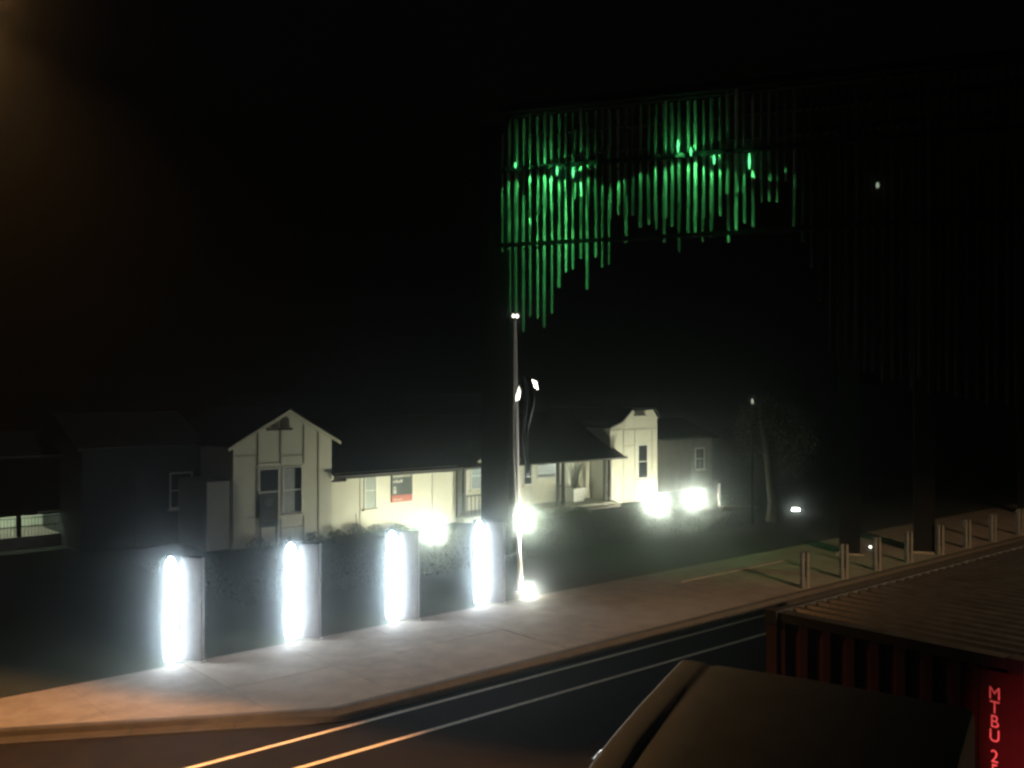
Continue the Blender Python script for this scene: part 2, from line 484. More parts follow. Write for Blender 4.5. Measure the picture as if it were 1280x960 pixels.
# right gable
MB().prism([(21.15, -.1), (24.9, -.1), (24.9, 4.5), (24.55, 4.9), (22.85, 4.86), (21.95, 4.2), (21.15, 3.95)], 0, 6).build('gable_wall', cream, st)
for x in (22.15, 23.05, 24.45):
    box('cover_strip', strip_m, st, x-.02, x+.02, -.02, -.001, -.05, 3.85)
for x0, x1, z in ((21.2, 24.85, 3.88), (22.18, 23.02, 3.0)):
    box('cover_strip', strip_m, st, x0, x1, -.022, -.001, z-.02, z+.02)
window(st, 23.35, 24.05, 1.25, 2.98, 0, .5, pane=glass_m)
v2 = box('gable_vent', darkwood, st, 22.95, 23.9, -.05, -.002, 4.60, 4.66)
for k in range(3):
    box('louvre', darkwood, v2, 23.05, 23.8, -.045, -.002, 4.69+k*.06, 4.72+k*.06)
MB().prism([(21.05, 3.98), (21.95, 4.24), (22.8, 4.92), (24.6, 4.97), (25.05, 4.5), (25.05, 4.56), (24.64, 5.04), (22.78, 4.99), (21.9, 4.31), (21.05, 4.05)], -.12, 6.2).build('gable_roof', roof_m, st)
# low side wall on the left
box('side_wall', cream, st, -.9, -.01, -.2, 5.0, -.1, 2.55)

# signs on and before the station
sg = thing('wall_sign', 'charcoal sign with pale lettering and red foot on the cream wall', 'sign', S(A0+7.93, B0-.05), TH)
box('board', signgrey, sg, -.54, .54, -.03, .045, 1.45, 2.5)
box('red_band', signred, sg, -.54, .54, -.029, .045, 1.15, 1.448)
def scribble(parent, x0, x1, z, h, y, n):
    x = x0
    while x < x1:
        w = random.uniform(.5, .9)*h
        box('letter', signtext, parent, x, min(x+w, x1), y-.003, y, z + random.uniform(-.01, .01), z+h*random.choice((1, 1, .72)))
        x += w + h*.18
for x0, x1, z, h in ((-.46, .44, 2.22, .13), (-.46, .04, 1.98, .13), (-.46, 0, 1.22, .08)):
    scribble(sg, x0, x1, z, h, -.0305, 8)
box('pictogram', signtext, sg, -.46, -.30, -.0335, -.031, 1.52, 1.70)
box('pictogram', signtext, sg, -.44, -.32, -.0335, -.031, 1.73, 1.82)
nb = thing('notice_board', 'pale notice board with a dark lower band on the porch wall', 'notice board', S(A0+17.85, B0+py_), TH)
box('board', mat('notice_paper', (.5, .54, .54), .6, noise=.12, nscale=6), nb, -.62, .62, -.05, -.002, 1.52, 2.42)
box('band', mat('notice_band', (.12, .15, .16), .6), nb, -.6, .6, -.053, -.0505, 1.55, 1.68)
for k in range(4):
    box('text_line', mat('notice_text', (.28, .31, .32), .6), nb, -.55, random.uniform(.1, .55), -.0525, -.0505, 1.82+k*.14, 1.86+k*.14)
for x in (-.64, .62):
    box('frame', whitetrim, nb, x, x+.03, -.055, -.002, 1.48, 2.45)
fs = thing('park_sign', 'dark sign with a round pale emblem standing before the gable window', 'sign', S(A0+1.2, B0-.95), TH)
box('board', signdark, fs, -.38, .38, -.03, .03, .78, 2.05)
MB().lathe([(.17, 0), (.17, .004)], 20).build('emblem', signemblem, fs)
em = fs.children[-1]; em.rotation_euler = (R(90), 0, 0); em.location = (0, -.032, 1.72)
for k in range(4):
    box('text_line', signemblem, fs, -.27, .27 - random.uniform(0, .2), -.0335, -.031, 1.02+k*.11, 1.06+k*.11)
for x in (-.33, .33):
    box('post', darkwood, fs, x-.03, x+.03, -.02, .02, -.1, .78)
# potted plant on the porch
pp = thing('potted_plant', 'tall wispy grass plant in a square white pot on the porch', 'plant', S(A0+19.35, B0+.8, .22), TH)
MB().add([(-.30,-.26,0),(.30,-.26,0),(.30,.26,0),(-.30,.26,0),(-.36,-.3,.62),(.36,-.3,.62),(.36,.3,.62),(-.36,.3,.62)],
         [(0,3,2,1),(0,1,5,4),(1,2,6,5),(2,3,7,6),(3,0,4,7),(4,5,6,7)]).build('pot', potm, pp, bevel=.02)
ms = MB()
for k in range(46):
    an = random.uniform(0, 6.28); sp = random.uniform(.1, .75); h = random.uniform(.8, 1.75)
    x, y = random.gauss(0, .1), random.gauss(0, .1)
    pts = [(x, y, .6), (x+math.cos(an)*sp*.35, y+math.sin(an)*sp*.25, .6+h*.6), (x+math.cos(an)*sp, y+math.sin(an)*sp*.5, .6+h)]
    ms.tube(pts, [.011, .008, .003], 4)
ms.build('stems', mat('dry_stem', (.12, .14, .1), .8), pp)
pp.scale = (1.3, 1.1, 1.12)
# low shrubs along the foot of the wall
for k, (x, y, h, w) in enumerate([(.5,-1.5,.5,.5), (1.7,-1.6,.42,.55), (2.9,-1.4,.5,.5), (4.0,-1.2,.45,.45), (5.1,-.95,.55,.45), (6.1,-.85,.42,.5),
                                  (7.3,-.8,.34,.5), (13.2,-1.6,.5,.6), (14.6,-1.7,.45,.6), (16.2,-1.6,.42,.55), (17.4,-1.6,.36,.5)]):
    sh = thing('shrub', '%s dark shrub in the garden bed, %s' % (['low', 'rounded'][k % 2], [
        'leftmost under the left gable', 'second from left under the left gable', 'third from left under the left gable', 'beside the downpipe',
        'just right of the downpipe', 'below the small sash window', 'nearest below the charcoal wall sign', 'before the porch entry',
        'behind the fourth light pillar', 'first right of the flagpole', 'second right of the flagpole'][k]), 'shrub', S(A0+x, B0+y, -.02), 0, 'shrubs along the station wall')
    def fn(h=h, w=w):
        while True:
            v = Vector((random.uniform(-1,1), random.uniform(-1,1), random.uniform(0,1)))
            if .3 < v.length < 1: return (v.x*w, v.y*w, v.z*h+.03)
    leaves(420, fn, .06).build('foliage', leafm, sh)
    mm = MB()
    for j in range(5):
        an = j*1.26; mm.tube([(0,0,0), (math.cos(an)*w*.5, math.sin(an)*w*.5, h*.7)], [.012, .004], 5)
    mm.build('stem', bark, sh)

# ================================================================ NEIGHBOURING BUILDINGS
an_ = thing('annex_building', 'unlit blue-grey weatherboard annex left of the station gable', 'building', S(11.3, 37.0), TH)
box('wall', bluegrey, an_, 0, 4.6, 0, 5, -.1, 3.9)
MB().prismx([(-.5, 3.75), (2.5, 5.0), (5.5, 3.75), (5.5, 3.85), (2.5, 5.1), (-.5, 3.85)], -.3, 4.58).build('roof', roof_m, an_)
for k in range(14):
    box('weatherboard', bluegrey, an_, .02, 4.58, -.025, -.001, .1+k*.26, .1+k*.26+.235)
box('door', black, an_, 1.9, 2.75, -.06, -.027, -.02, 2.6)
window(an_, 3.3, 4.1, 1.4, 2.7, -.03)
gs = thing('goods_shed', 'dark shed with a lit strip of pale wall behind railings at the left edge', 'shed', S(4.6, 40.0), TH)
box('platform', concrete2, gs, -4, 7.6, -.4, 6, -.1, .42)
box('back_wall', palewall, gs, -4, 7.6, 2.4, 2.6, .42, 3.2)
box('cladding', darksteel, gs, -4, 7.6, -.3, -.22, 1.2, 3.4)
MB().prismx([(-.7, 3.4), (3, 4.2), (3, 4.3), (-.7, 3.5)], -4.2, 7.8).build('roof', roof_m, gs)
box('beam', creamtrim, gs, 5.9, 7.5, -.36, -.31, 1.27, 1.33)
for x in (-3.5, -1, 1.5, 4.0, 5.25, 7.55):
    box('post', darksteel, gs, x-.07, x+.07, -.28, -.14, .42, 1.2)
for z in (.78, 1.1):
    box('railing', darksteel, gs, -4, 7.5, -.34, -.31, z, z+.035)
for k in range(48):
    x = 1.6 + k*.12
    box('baluster', darksteel, gs, x-.008, x+.008, -.33, -.318, .42, 1.1)
MB().tube([(2.2, -.38, 1.15), (4.6, -.38, .5)], .025, 6).build('ramp_rail', darksteel, gs)
tube_fix = box('strip_lamp', emit('shed_lamp', (.85, 1, .72), 85), gs, 2.0, 6.8, 1.2, 1.3, 2.6, 2.66)
an2 = thing('side_wing_building', 'dim grey low building to the right of the right gable', 'building', S(43.2, 36.5), TH)
box('wall', mat('dim_cladding', (.2, .2, .17), .75, noise=.2, nscale=2), an2, 0, 5.0, 0, 5, -.1, 3.1)
MB().prismx([(-.4, 3.05), (2.5, 4.1), (5.4, 3.05), (5.4, 3.15), (2.5, 4.2), (-.4, 3.15)], -.2, 5.2).build('roof', roof_m, an2)
for k in range(6):
    box('cover_strip', strip_m, an2, .4+k*.85, .44+k*.85, -.02, -.001, 0, 3.0)
window(an2, 3.4, 4.2, 1.2, 2.4, 0)
# ================================================================ LIGHT PILLARS on the pavement
tube_em = emit('pillar_lamp', (.85, .94, 1.0), 46)
pil_b = 20.35
pil_px = [(252, 'nearest and leftmost of the four'), (399, 'second from the left'), (523, 'third from the left'), (630, 'rightmost, before the flagpole')]
PU = Vector((.985, -.173, 0))        # the blades stand turned towards the street, nearly across the view
for k, (px, which) in enumerate(pil_px):
    r_ = (px - 640)/F
    d = pil_b/(-SY*r_ + SX)
    corner = Vector((r_*d, d, 0))
    t = thing('light_pillar', 'grey blade pillar with a glowing white lamp edge, %s' % which, 'light pillar',
              corner, math.atan2(PU.y, PU.x), 'light pillars along the pavement edge')
    hgt = 2.36
    box('blade', panel_m, t, -.50, 0, 0, .14, .03, hgt - .06, bevel=.012)
    box('base_plate', steel, t, -.85, .03, -.04, .17, .0, .03)
    box('shadow_gap', darksteel, t, -.5, -.004, .004, .136, hgt-.059, hgt-.04)
    n = 14; prof = [(.03, .05), (.11, .06), (.13, .10)]
    prof += [(.12, hgt - .30)] + [(.12*math.cos(a_), hgt - .30 + .26*math.sin(a_)) for a_ in [R(x) for x in (20, 40, 60, 78)]] + [(.01, hgt-.035)]
    MB().lathe(prof, 20, -.68, -.10).build('lamp_tube', tube_em, t, smooth=True)
    box('back_shield', darksteel, t, -.90, -.502, .07, .13, .03, hgt - .03)  # plate added to keep the tube's light off the ground and walls behind

# ================================================================ GROUND FLOODLIGHTS
flood_em = emit('flood_lamp', (.98, 1.0, .76), 540)
floods = [((540, 672), 'beneath the charcoal wall sign'), ((655, 657), 'right behind the flagpole'), ((820, 637), 'before the right gable'), ((868, 630), 'rightmost, beyond the right gable')]
for (px, py), which in floods:
    r_ = (px - 640)/F; d = 31.7/(-SY*r_ + SX)
    t = thing('floodlight', 'blazing white floodlight on the lawn, %s' % which, 'floodlight', (r_*d, d, -.01), TH, 'floodlights before the station')
    box('base', black, t, -.16, .16, -.12, .12, 0, .05)
    for x in (-.215, .195):
        box('bracket', black, t, x, x+.02, -.03, .03, .04, .30)
    box('housing', black, t, -.19, .19, -.16, -.12, .10, .16)
    prof = [(.05, .07), (.15, .12), (.185, .22), (.17, .31), (.11, .38), (.02, .405)]
    MB().lathe(prof, 18).build('lens', flood_em, t, smooth=True)

# ================================================================ FLAGPOLE
fp = at(650, 741)
t = thing('flagpole', 'tall white flagpole standing behind the fourth light pillar', 'flagpole', fp, 0)
MB().tube([(0,0,0), (0,0,.35), (0,0,.8), (-.03,0,1.2), (-.14,0,8.1)], [.055, .075, .075, .058, .03], 14).build('pole', whitepole, t, smooth=True)
MB().lathe([(.16, 0), (.16, .03), (.08, .05)], 14).build('base_flange', steel, t)
for dx in (-.055, .055):
    MB().lathe([(.01, 8.12), (.045, 8.15), (.05, 8.19), (.03, 8.23), (.005, 8.24)], 10, -.14+dx, 0).build('finial_lamp', emit('finial_lamp', (1, .95, .75), 2.2), t, smooth=True)
MB().tube([(-.05, -.05, 1.3), (-.18, -.06, 4.0), (-.17, -.05, 8.0)], .006, 4).build('halyard', whitepole, t)
fl = thing('flag', 'dark limp flag hanging down the white flagpole', 'flag', fp, 0)
vs = []; fss = []
nu, nv = 9, 26
for i in range(nv+1):
    s_ = i/nv; z = 6.45 - s_*2.95
    w = .42*(1-s_)**.5*(.9 + .2*math.sin(s_*9)) + .03
    x0 = .02 + .16*s_
    for j in range(nu+1):
        q = j/nu
        vs.append((x0 + q*w*.8 + .04*math.sin(s_*7), .1*math.sin(q*11 + s_*4)*(1-.5*s_), z - .12*q))
for i in range(nv):
    for j in range(nu):
        k = i*(nu+1)+j; fss.append((k, k+1, k+nu+2, k+nu+1))
fo = MB().add(vs, fss).build('cloth', flagm, fl, smooth=True)
sm = fo.modifiers.new('thick', 'SOLIDIFY'); sm.thickness = .006
MB().add([(.34,-.34,6.30),(.50,-.32,6.24),(.54,-.14,5.98),(.42,-.14,6.08)], [(0,1,2,3)]).build('canton', flagw, fl).modifiers.new('thick','SOLIDIFY').thickness = .006
MB().add([(-.03,-.30,6.12),(.02,-.24,5.95),(-.01,-.13,5.72),(-.13,-.1,5.66),(-.12,-.2,5.85)], [(0,1,2,3,4)]).build('toggle_cloth', flagw, fl).modifiers.new('thick','SOLIDIFY').thickness = .01
pl = at(661, 742)
t = thing('pole_uplight', 'small bright ground light at the foot of the flagpole', 'ground light', pl, TH)
MB().lathe([(.12, -.01), (.12, .04), (.07, .05)], 12).build('base', black, t)
MB().lathe([(.06, .05), (.10, .09), (.10, .15), (.05, .19), (.005, .2)], 14).build('lens', emit('uplight_lamp', (1, .96, .8), 380), t, smooth=True)
spot_light('pole_uplight_beam', None, pl + Vector((0, 0, .3)), fp + Vector((-.06, 0, 5.0)), (1, .96, .86), 15000, R(24), .5, .06)

# ================================================================ MEMORIAL: hanging charcoal battens lit green
UX = Vector((.938, -.347, 0)); UY = Vector((.347, .938, 0))
MO = Vector((-.42, 34.0, 0))
mrot = math.atan2(UX.y, UX.x)
mem = thing('batten_memorial', 'tall memorial of hanging charcoal battens lit green, on dark columns', 'memorial', MO, mrot)
def mt(px, yl=0.0):                    # distance along the row, at depth yl, of a photo column
    r_ = (px-640)/F
    o = MO + UY*yl
    return (o.y*r_ - o.x)/(UX.x - UX.y*r_)
def mz(py, t_, yl=0.0):
    d = (MO + UY*yl + UX*t_).y
    return H + (HOR - py)*d/F
def interp(tab, x):
    if x <= tab[0][0]: return tab[0][1]
    for (x0, y0), (x1, y1) in zip(tab, tab[1:]):
        if x <= x1: return y0 + (y1-y0)*(x-x0)/(x1-x0)
    return tab[-1][1]
frontb = [(628, 312), (644, 308), (655, 292), (672, 268), (690, 256), (722, 246), (735, 262), (770, 270), (820, 268), (868, 272), (888, 270), (905, 252), (925, 234), (945, 226), (965, 222), (990, 214), (1010, 300), (1040, 420), (1100, 470), (1280, 512)]
backb = [(628, 330), (645, 398), (692, 394), (700, 350), (720, 340), (745, 330), (765, 322), (775, 280), (860, 286), (890, 290), (915, 284), (937, 268), (950, 250), (985, 240), (1005, 300), (1040, 440), (1280, 500)]
bm_unit = {}
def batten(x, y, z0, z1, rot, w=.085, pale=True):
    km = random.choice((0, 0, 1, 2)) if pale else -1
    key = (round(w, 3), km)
    if key not in bm_unit:
        u = MB(); h = w/2; c = h*.45
        u.slab([(-h, -c), (-c, -h), (c, -h), (h, -c), (h, c), (c, h), (-c, h), (-h, c)], 0, 1)
        o = u.build('batten', batten_lit[km] if pale else batten_unlit, mem); bm_unit[key] = o.data
    else:
        o = bpy.data.objects.new('batten', bm_unit[key]); C.objects.link(o); o.parent = mem
    o.location = (x, y, z0); o.scale = (1, 1, z1-z0); o.rotation_euler = (random.gauss(0, .002), random.gauss(0, .002), rot)
x = .08
while x < 16.9:
    wpos = MO + UX*x
    px = 640 + F*wpos.x/wpos.y
    w_ = random.choice((.075, .09, .1))
    if random.random() > .04:
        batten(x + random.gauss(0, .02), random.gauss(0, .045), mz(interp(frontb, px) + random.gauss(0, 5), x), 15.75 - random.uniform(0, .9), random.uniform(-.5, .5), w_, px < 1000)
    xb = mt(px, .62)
    batten(xb + random.gauss(0, .015), .62 + random.gauss(0, .05), mz(interp(backb, px) + random.gauss(4, 11), xb, .62), 15.7, random.uniform(-.5, .5), w_, px < 1000)  # lit colours on the left stretch, the unlit copy on the right
    x += .262
def beam(name, x0, x1, y, z, h=.14, dpt=.12):
    return box(name, mat('black_steel', (.006, .006, .006), .9, spec=.05, noise=.2), mem, x0, x1, y-dpt/2, y+dpt/2, z-h/2, z+h/2)
beam('rail', -.05, 17, -.14, 13.72)
beam('rail', -.05, 17, -.14, 11.08)
beam('rail', -.05, 17, 0, 15.9, .26, .3)
beam('rail', -.05, 17, .62, 15.92, .24, .3)
for yl in (3.2, 6.6):
    beam('rail', -.05, 17, yl, 15.9, .3, .3)
for xl in (17.0,):
    box('cross_beam', darksteel, mem, xl-.12, xl+.12, .8, 6.8, 15.5, 15.74)
def column(px, py, w, top=15.6):
    p = at(px, py); q = p - MO
    x, y = q.dot(UX), q.dot(UY)
    c = box('column', darksteel, mem, x-w/2, x+w/2, y-w*.35, y+w*.35, -.05, top, bevel=.02)
    box('footing', concrete2, c, x-w/2-.12, x+w/2+.12, y-w*.35-.12, y+w*.35+.12, -.05, .06)
column(623, 693, 1.08); column(1062, 692, .72); column(1155, 690, .72); column(1283, 642, .72)
green = (.10, 1.0, .24)
glens = emit('green_lens', (.12, 1, .3), 3)
# x, y in the photo, power, height of the lens that can be seen (0: none), up light too
lamps = [(632, 214, 9, 0, 0), (645, 207, 16, .2, 1), (659, 210, 20, 0, 1), (672, 208, 26, 0, 1), (684, 210, 24, 0, 1), (697, 214, 30, .32, 1), (717, 216, 34, .36, 1), (736, 212, 14, 0, 1),
         (660, 262, 14, 0, 0), (676, 258, 20, 0, 0), (692, 252, 24, 0, 0), (710, 256, 26, 0, 0), (728, 254, 12, 0, 0), (752, 218, 9, 0, 0), (772, 212, 9, 0, 0), (798, 204, 7, 0, 0),
         (820, 198, 10, 0, 1), (836, 192, 18, 0, 1), (848, 183, 30, .42, 1), (864, 190, 24, .28, 1), (878, 196, 14, 0, 1), (893, 200, 24, .3, 1), (907, 198, 8, 0, 0), (937, 202, 20, .5, 0),
         (905, 252, 7, 0, 0), (921, 244, 8, 0, 0), (937, 236, 8, 0, 0), (960, 206, 5, 0, 0), (982, 200, 4, 0, 0),
         (655, 312, 6, 0, 0), (672, 310, 8, 0, 0), (688, 310, 7, 0, 0), (640, 256, 6, 0, 0)]
for px, py, pw, hl, up in lamps:
    x = mt(px, -.5); z = mz(py, x, -.5)
    o = box('green_lamp', darksteel, mem, x-.03, x+.03, -.53, -.47, z-.04, z+.04)
    box('lens', glens, o, x-.02, x+.02, -.469, -.46, z-.03, z+.03)
    box('bracket', darksteel, o, x-.01, x+.01, -.50, -.05, z+.042, z+.058)
    if hl:
        MB().tube([(x, -.56, z-hl/2), (x, -.56, z), (x, -.56, z+hl/2)], [.012, .034, .010], 8).build('glowing_tube', glens, o, smooth=True)
    spot_light('green_lamp_light', mem, (x, -.36, z), (x, .12, z-1.0), green, pw*((9 if px < 890 else 6) if py < 300 else 2.6), R(70), .8, .03)
    if up:
        spot_light('green_lamp_light', mem, (x, -.36, z+.02), (x, .22, z+.75), green, pw*3.2, R(76), .8, .03)
for px, py in ((1097, 234),):
    x = mt(px, -.3); z = mz(py, x, -.3)
    o = box('rail_lamp', darksteel, mem, x-.05, x+.05, -.34, -.2, z-.05, z+.05)
    MB().lathe([(.005, z-.05), (.045, z-.02), (.05, z+.05), (.03, z+.12), (.005, z+.13)], 10, x, -.4).build('lens', emit('rail_lens', (.8, 1, .7), .35), o, smooth=True)

# ================================================================ TREE under the memorial, small lights
tp = at(964, 651)
tr = thing('ghost_gum_tree', 'pale old tree with thin drooping foliage on the dark lawn', 'tree', tp, 0)
tm = MB()
tm.tube([(0,0,-.1), (.08,0,.8), (-.05,.05,1.8), (-.15,0,2.9), (-.4,0,4.1), (-.55,.1,5.4)], [.26, .2, .17, .14, .09, .03], 12)
limbs = [((-.05,.05,1.8), (.5,.1,3.0), (.8,.2,4.4)), ((-.15,0,2.9), (-.8,.2,3.6), (-1.0,.3,4.6)), ((.3,.1,2.5), (.9,-.3,3.2), (1.2,-.4,4.0)), ((-.4,0,4.1), (.1,.3,4.8), (.3,.4,5.3))]
for l in limbs: tm.tube(l, [.11, .07, .025], 8)
tm.build('trunk', bark, tr, smooth=True)
ends = [Vector(l[2]) for l in limbs] + [Vector(l[1]) for l in limbs] + [Vector((-.55,.1,5.2))]
def fn():
    c = random.choice(ends)
    return (c.x + random.gauss(0, .32), c.y + random.gauss(0, .32), c.z + random.gauss(-.35, .5))
leaves(6500, fn, .1).build('crown', leafgrey, tr)
gl = at(995, 640)
t = thing('ground_light', 'small white ground light right of the old tree', 'ground light', gl, 0)
box('housing', black, t, -.22, .22, -.06, .16, 0, .06)
MB().prism([(-.2, .06), (.2, .06), (.17, .19), (-.17, .19)], -.05, .1).build('lens', emit('groundlight_lamp', (1, 1, .86), 16), t, bevel=.03)
gl = at(1088, 687)
t = thing('bollard_marker_light', 'tiny white marker light by the timber bollards', 'ground light', gl, 0)
MB().lathe([(.05, 0), (.05, .05), (.035, .06)], 10).build('housing', black, t)
MB().lathe([(.035, .06), (.05, .09), (.04, .13), (.005, .145)], 10).build('lens', emit('marker_lamp', (1, .95, .8), 5), t, smooth=True)
lp = at(899, 633)
t = thing('path_post', 'slim post with its foot caught in the floodlight, right of the last floodlight', 'post', lp, 0)
MB().tube([(0,0,-.05), (0,0,1.2)], .06, 10).build('pole', whitepole, t)
MB().lathe([(.09, 1.2), (.09, 1.24), (.01, 1.28)], 12).build('cap', darksteel, t)
kb = box('low_wall', concrete2, None, 0, 1.9, 0, .3, -.05, .18)
kb.location = at(903, 638); kb.rotation_euler = (0, 0, TH*.25)
tag(kb, 'short low concrete wall beyond the last floodlight', 'wall')
hp = at(949, 655); hp.x -= .3
t = thing('lamp_post', 'slim dark post with a tiny lit top behind the old tree', 'lamp', hp, 0)
MB().tube([(0,0,-.05), (0,0,5.35)], [.05, .035], 8).build('pole', darksteel, t)
MB().lathe([(.01, 5.35), (.045, 5.4), (.05, 5.5), (.02, 5.6)], 10).build('lens', emit('post_lens', (.9, 1, .8), .5), t, smooth=True)

# ================================================================ TIMBER BOLLARDS along the kerb
bol_b = 16.05
ords = ['nearest, at the left end', 'second from the left', 'third from the left', 'fourth from the left', 'fifth from the left', 'sixth from the left', 'seventh from the left', 'last, at the right edge']
proto = None
for k, px in enumerate((1006, 1055, 1096, 1136, 1175, 1209, 1241, 1275)):
    r_ = (px-640)/F; d = bol_b/(-SY*r_ + SX)
    loc = Vector((r_*d, d, 0))
    if proto is None:
        proto = thing('timber_bollard', '', 'bollard', loc, R(12), 'timber bollards along the kerb')
        for x in (-.125, .03):
            MB().add([(x,-.08,-.1),(x+.085,-.08,-.1),(x+.085,.08,-.1),(x,.08,-.1),(x+.0,-.08,1.07),(x+.085,-.08,1.10),(x+.085,.08,1.10),(x,.08,1.07)],
                     [(0,3,2,1),(4,5,6,7),(0,1,5,4),(1,2,6,5),(2,3,7,6),(3,0,4,7)]).build('upright', timber, proto, bevel=.008)
        for z in (.3, .85):
            MB().tube([(-.15, 0, z), (.15, 0, z)], .012, 8).build('bolt', steel, proto)
        box('spacer', darkwood, proto, -.034, .034, -.05, .05, -.05, .25)
        b_ = proto
    else:
        b_ = copy_tree(proto)
        b_.location = loc; b_.rotation_euler = (0, 0, R(12) + random.gauss(0, .05))
    b_['label'] = 'weathered timber bollard on the kerb, %s' % ords[k]

# ================================================================ TRUCK: white cab, trailer, maroon container
g = RZ
# container on its trailer; front left top corner seen at (957,762)
CT = 3.80
c0 = at(957, 762, CT)
tra = thing('semi_trailer', 'dark skeletal trailer under the maroon shipping container', 'trailer', (c0.x, c0.y, g), TH)
CW, CL, CH = 2.44, 12.19, 2.59
# local: x along the street (away to the right), y = -across (towards the balcony)
for y in (-.75, -1.55):
    box('chassis_beam', darksteel, tra, .3, 12.0, y-.09, y+.09, .78, 1.18)
for x in (.5, 4, 8, 11.6):
    box('cross_member', darksteel, tra, x-.1, x+.1, -CW+.05, -.05, 1.19, CT-CH-g-.005)
def wheel(parent, x, y, r=.5, w=.28):
    wv = MB().lathe([(r*.62, -w/2), (r*.95, -w/2), (r, -w/2+.04), (r, w/2-.04), (r*.95, w/2), (r*.62, w/2)], 24)
    o = wv.build('wheel', rubber, parent, smooth=False)
    o.rotation_euler = (R(90), 0, 0); o.location = (x, y, r)
    MB().lathe([(.04, -w*.3), (r*.6, -w*.42), (r*.615, w*.42), (.04, w*.3)], 18).build('rim', steel, o)
    return o
for x in (8.6, 9.9, 11.2):
    for y in (-.25, -2.19):
        wheel(tra, x, y)
for y in (-.5, -1.94):
    box('landing_leg', darksteel, tra, 2.6, 2.75, y-.07, y+.07, .02, 1.0)
con = thing('shipping_container', 'maroon shipping container with ribbed roof and vertical lettering on its end', 'container', (c0.x, c0.y, CT-CH), TH)
# end wall with vertical corrugation
def corrugate(n, L, depth):
    pts = []
    p = L/n
    for k in range(n):
        x = k*p
        pts += [(x, 0), (x+p*.35, 0), (x+p*.5, depth), (x+p*.85, depth)]
    pts.append((L, 0))
    return pts
def corr_wall(name, n, L, depth, z0, z1, fn, m):
    pr = corrugate(n, L, depth)
    vs = []; fs_ = []
    for s_, dd in pr:
        vs += [fn(s_, dd, z0), fn(s_, dd, z1)]
    for i in range(len(pr)-1):
        fs_.append((2*i, 2*i+2, 2*i+3, 2*i+1))
    return MB().add(vs, fs_).build(name, m, con)
corr_wall('end_wall', 9, CW-.24, .045, .12, CH-.1, lambda s_, dd, z: (.03+dd, -.12-s_, z), maroon)
corr_wall('side_wall', 44, CL-.24, .035, .12, CH-.08, lambda s_, dd, z: (.12+s_, -.03-dd, z), maroon)
corr_wall('side_wall', 44, CL-.24, .035, .12, CH-.08, lambda s_, dd, z: (.12+s_, -CW+.03+dd, z), maroon)
corr_wall('end_wall', 9, CW-.24, .045, .12, CH-.1, lambda s_, dd, z: (CL-.03-dd, -.12-s_, z), maroon)
# roof corrugation runs across the box
pr = corrugate(56, CL-.3, .045)
vs = []; fs_ = []
for s_, dd in pr:
    vs += [(.15+s_, -.09, CH-.02-dd), (.15+s_, -CW+.09, CH-.02-dd)]
for i in range(len(pr)-1): fs_.append((2*i, 2*i+1, 2*i+3, 2*i+2))
MB().add(vs, fs_).build('roof', container_roof, con)
box('roof_header', container_roof, con, .02, .15, -CW+.13, -.13, CH-.10, CH-.008)
box('roof_header', container_roof, con, CL-.15, CL-.02, -CW+.13, -.13, CH-.10, CH-.008)
for y in (-.09, -CW+.01):
    box('top_rail', container_roof, con, .16, CL-.16, y, y+.08, CH-.09, CH-.01)
    box('bottom_rail', maroon, con, .16, CL-.16, y, y+.08, .0, .12)
for x in (0, CL-.16):
    box('bottom_sill', maroon, con, x+.02, x+.14, -CW+.16, -.16, 0, .12)
    for y in (-.12, -CW):
        box('corner_post', maroon, con, x+.01, x+.13, y, y+.12, .12, CH-.12)
        for z in (0, CH-.12):
            box('corner_casting', maroon if z == 0 else container_roof, con, x-.005, x+.165, y-.005, y+.125, z, z+.125)
def letter(ch, h, loc, parent, m):
    cu = bpy.data.curves.new('letter', 'FONT'); cu.body = ch; cu.size = h*1.38; cu.extrude = .0015
    cu.align_x = 'CENTER'
    ob = bpy.data.objects.new('tmp', cu); C.objects.link(ob)
    dg = bpy.context.evaluated_depsgraph_get()
    me = bpy.data.meshes.new_from_object(ob.evaluated_get(dg))
    bpy.data.objects.remove(ob)
    me.materials.clear(); me.materials.append(m)
    o = bpy.data.objects.new('letter', me); C.objects.link(o); o.parent = parent
    o.location = loc
    o.rotation_euler = (R(90), 0, R(-90))
    return o
lz = CH - .255
plate = box('lettering_panel', maroon, con, .012, .028, -2.32, -2.08, .14, CH-.13)
zz = lz
for ch in 'MTBU 25':
    if ch != ' ':
        o = letter(ch, .108, (.0105, -2.205, zz-.108), plate, idpaint)
        o.scale = (.88, 1, 1)
    zz -= .117 if ch != ' ' else .055
# cab
P0 = at(850, 823, 3.85)
caxis = Vector((.536, .844)); crot = math.atan2(-.536, .844)
cab = thing('truck_cab', 'grey truck cab with rounded roof fairing parked in front of the maroon container', 'truck', (P0.x, P0.y, g), crot)
W = 2.14
zt = 3.85 - g
